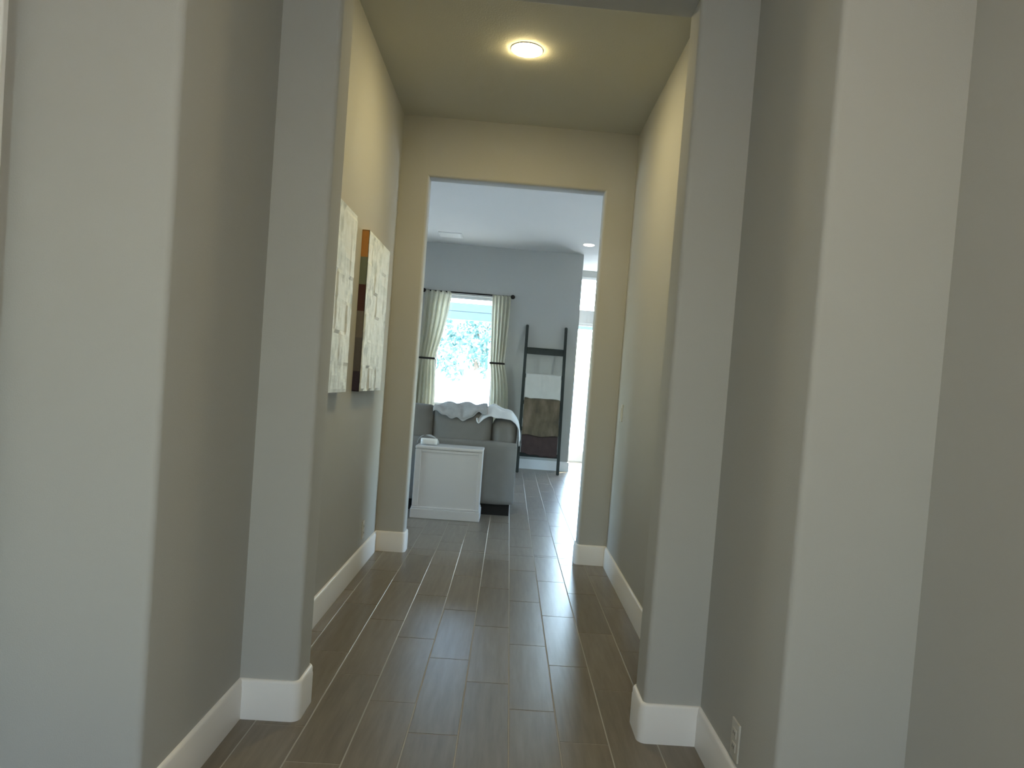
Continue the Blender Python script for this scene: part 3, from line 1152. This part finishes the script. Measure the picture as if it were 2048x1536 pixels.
t = thing('blanket_ladder', 'dark wooden blanket ladder leaning against the living room wall', 'ladder', (0, 0, 0))
for x in (LX0, LX1):
    bm = bmesh.new()
    vs = []
    for z, top in ((0, 0), (LZT, 1)):
        for dx, dy in ((-0.021, -0.018), (0.021, -0.018), (0.021, 0.018), (-0.021, 0.018)):
            zz = z
            vs.append(bm.verts.new((x + dx, lad_y(z) + dy, zz)))
    for f in ((0, 3, 2, 1), (4, 5, 6, 7), (0, 1, 5, 4), (1, 2, 6, 5), (2, 3, 7, 6), (3, 0, 4, 7)):
        bm.faces.new([vs[i] for i in f])
    bmesh.ops.bevel(bm, geom=[e for e in bm.edges if e.calc_length() < 0.1], offset=0.008, segments=2, affect='EDGES')
    link('rail', bm, 'ladder', t)
for z, hgt in ((1.755, 0.048), (1.385, 0.03), (1.0, 0.03), (0.62, 0.03), (0.26, 0.03)):
    yy = lad_y(z)
    link('rung', boxes((LX0 + 0.02, LX1 - 0.02, yy - 0.012, yy + 0.012, z - hgt, z + hgt), bevel=0.004), 'ladder', t)


def hang(z_rung, z_front, z_back, off):
    y0 = lad_y(z_rung)
    top = z_rung + 0.033 + off
    pts = []
    n = 10
    for k in range(n):
        z = z_front + (top - 0.03 - z_front) * k / n
        pts.append((min(lad_y(z) - 0.034 - off, y0 - 0.028 - off), z))
    for k in range(9):
        a = math.pi - math.pi * k / 8
        pts.append((y0 + (0.03 + off) * math.cos(a), top - 0.03 + 0.03 * math.sin(a)))
    for k in range(1, n + 1):
        z = top - 0.03 + (z_back - top + 0.03) * k / n
        pts.append((y0 + 0.03 + off, z))
    return pts


def white_edge(u, s, p):
    if s < 0.45:
        k = 1 - s / 0.45
        p.z += k * (0.10 * (1 - u) ** 1.5 + 0.06 * max(0, u - 0.8) / 0.2 - 0.03 * math.exp(-((u - 0.65) / 0.2) ** 2))
        p.y -= 0.010 * k * math.sin(u * 14 - s * 6)
    return p


drape(hang(1.385, 0.98, 1.15, 0.0), LX0 + 0.028, LX1 - 0.028, 26, 'folded_blanket', 'blanket_white', 0.008, 11.0,
      'white cotton blanket hung over the upper rungs of the ladder', 'blanket', white_edge, 0.010)


def fur_edge(u, s, p):
    if s < 0.2:
        p.z += (1 - s / 0.2) * 0.012 * math.sin(u * 9)
    return p


drape(hang(1.0, 0.53, 0.75, 0.03), LX0 + 0.026, LX1 - 0.026, 26, 'fur_blanket', 'fur', 0.010, 21.0,
      'brown faux fur blanket hung below the white one on the ladder', 'blanket', fur_edge, 0.016)


def fur_low_edge(u, s, p):
    if s < 0.3:
        p.z += (1 - s / 0.3) * (0.06 * (1 - u) + 0.03 * max(0, u - 0.75) / 0.25 + 0.01 * math.sin(u * 20))
    return p


drape(hang(0.62, 0.22, 0.40, 0.0), LX0 + 0.028, LX1 - 0.028, 26, 'fur_blanket', 'fur_dark', 0.012, 31.0,
      'dark reddish brown blanket on the lowest part of the ladder', 'blanket', fur_low_edge, 0.014)

# ------------------------------------------------------------------ outside
g = struct(link('ground', boxes((-40, 40, YN + WT, 60, -0.15, -0.08), (-40, 0.8, YW + WT, YN + WT, -0.15, -0.08), (-40, 40, -30, YB - 0.15, -0.15, -0.08), (-40, XLL - 0.15, YB - 0.15, YW + WT, -0.15, -0.08), (XRR + 0.15, 40, YB - 0.15, YN + WT, -0.15, -0.08)), 'ground'))
t = thing('patio_beam', 'pale grey-green painted patio beam outside the windows', 'beam', (0, 15.0, 0))
link('board', boxes((-6, 7, -0.02, 0.0, 2.46, 2.62)), 'beam', t)
link('board', boxes((-6, 7, -0.035, 0.0, 2.626, 2.79)), 'beam', t)
link('core', boxes((-6, 7, 0.0, 0.12, 2.46, 2.79)), 'beam', t)
for x in (-5.9, 6.9):
    link('post', boxes((x - 0.07, x + 0.07, 0.0, 0.12, -0.08, 2.46)), 'beam', t)
tag(link('garden_wall', boxes((-14, 16, 26.0, 26.2, -0.08, 1.55), (-14.0, 16.0, 25.97, 26.23, 1.55, 1.62)), 'garden_wall'), 'pale rendered garden wall beyond the patio', 'wall')


def tree(x, y, h, rx, seed, label):
    rr = random.Random(seed)
    t = thing('garden_tree', label, 'tree', (x, y, -0.08), 0, 'garden trees beyond the patio')
    bm = bmesh.new()
    tube(bm, [(0, 0, 0), (0.05, 0.03, h * 0.3), (0.0, 0.0, h * 0.6), (0.03, 0, h * 0.85)], [0.14, 0.11, 0.07, 0.02], 8)
    for k in range(5):
        a = rr.random() * 6.28
        z = h * (0.35 + 0.09 * k)
        tube(bm, [(0.02, 0, z), (0.5 * rx * math.cos(a), 0.5 * rx * math.sin(a), z + 0.25 * h)], [0.05, 0.015], 6)
    link('trunk', bm, 'bark', t, smooth=True)
    bm = bmesh.new()
    clumps = [(rr.gauss(0, rx * 0.45), rr.gauss(0, rx * 0.45), h * (0.50 + 0.46 * rr.random())) for _ in range(34)]
    for cx_, cy_, cz_ in clumps:
        cr_ = rx * (0.22 + 0.22 * rr.random())
        for _ in range(75):
            d_ = Vector((rr.gauss(0, 1), rr.gauss(0, 1), rr.gauss(0, 0.8))).normalized() * cr_ * (0.55 + 0.45 * rr.random())
            c = Vector((cx_, cy_, cz_)) + d_
            a1 = Vector((rr.gauss(0, 1), rr.gauss(0, 1), rr.gauss(0, 1))).normalized()
            b1 = a1.orthogonal().normalized()
            s = 0.07 + 0.05 * rr.random()
            q = [bm.verts.new(c + a1 * s), bm.verts.new(c + b1 * s * 0.5), bm.verts.new(c - a1 * s), bm.verts.new(c - b1 * s * 0.5)]
            bm.faces.new(q)
    f = link('foliage', bm, 'leaf', t)
    f['kind'] = 'stuff'
    return t


tree(-2.55, 19.5, 3.0, 1.15, 1, 'leafy green tree whose crown fills the left of the curtained window')
tree(0.15, 20.2, 3.1, 1.05, 2, 'leafy green tree whose crown fills the right of the curtained window')
tree(-1.35, 28.0, 3.9, 1.2, 4, 'leafy tree rising behind the garden wall beyond the curtained window')
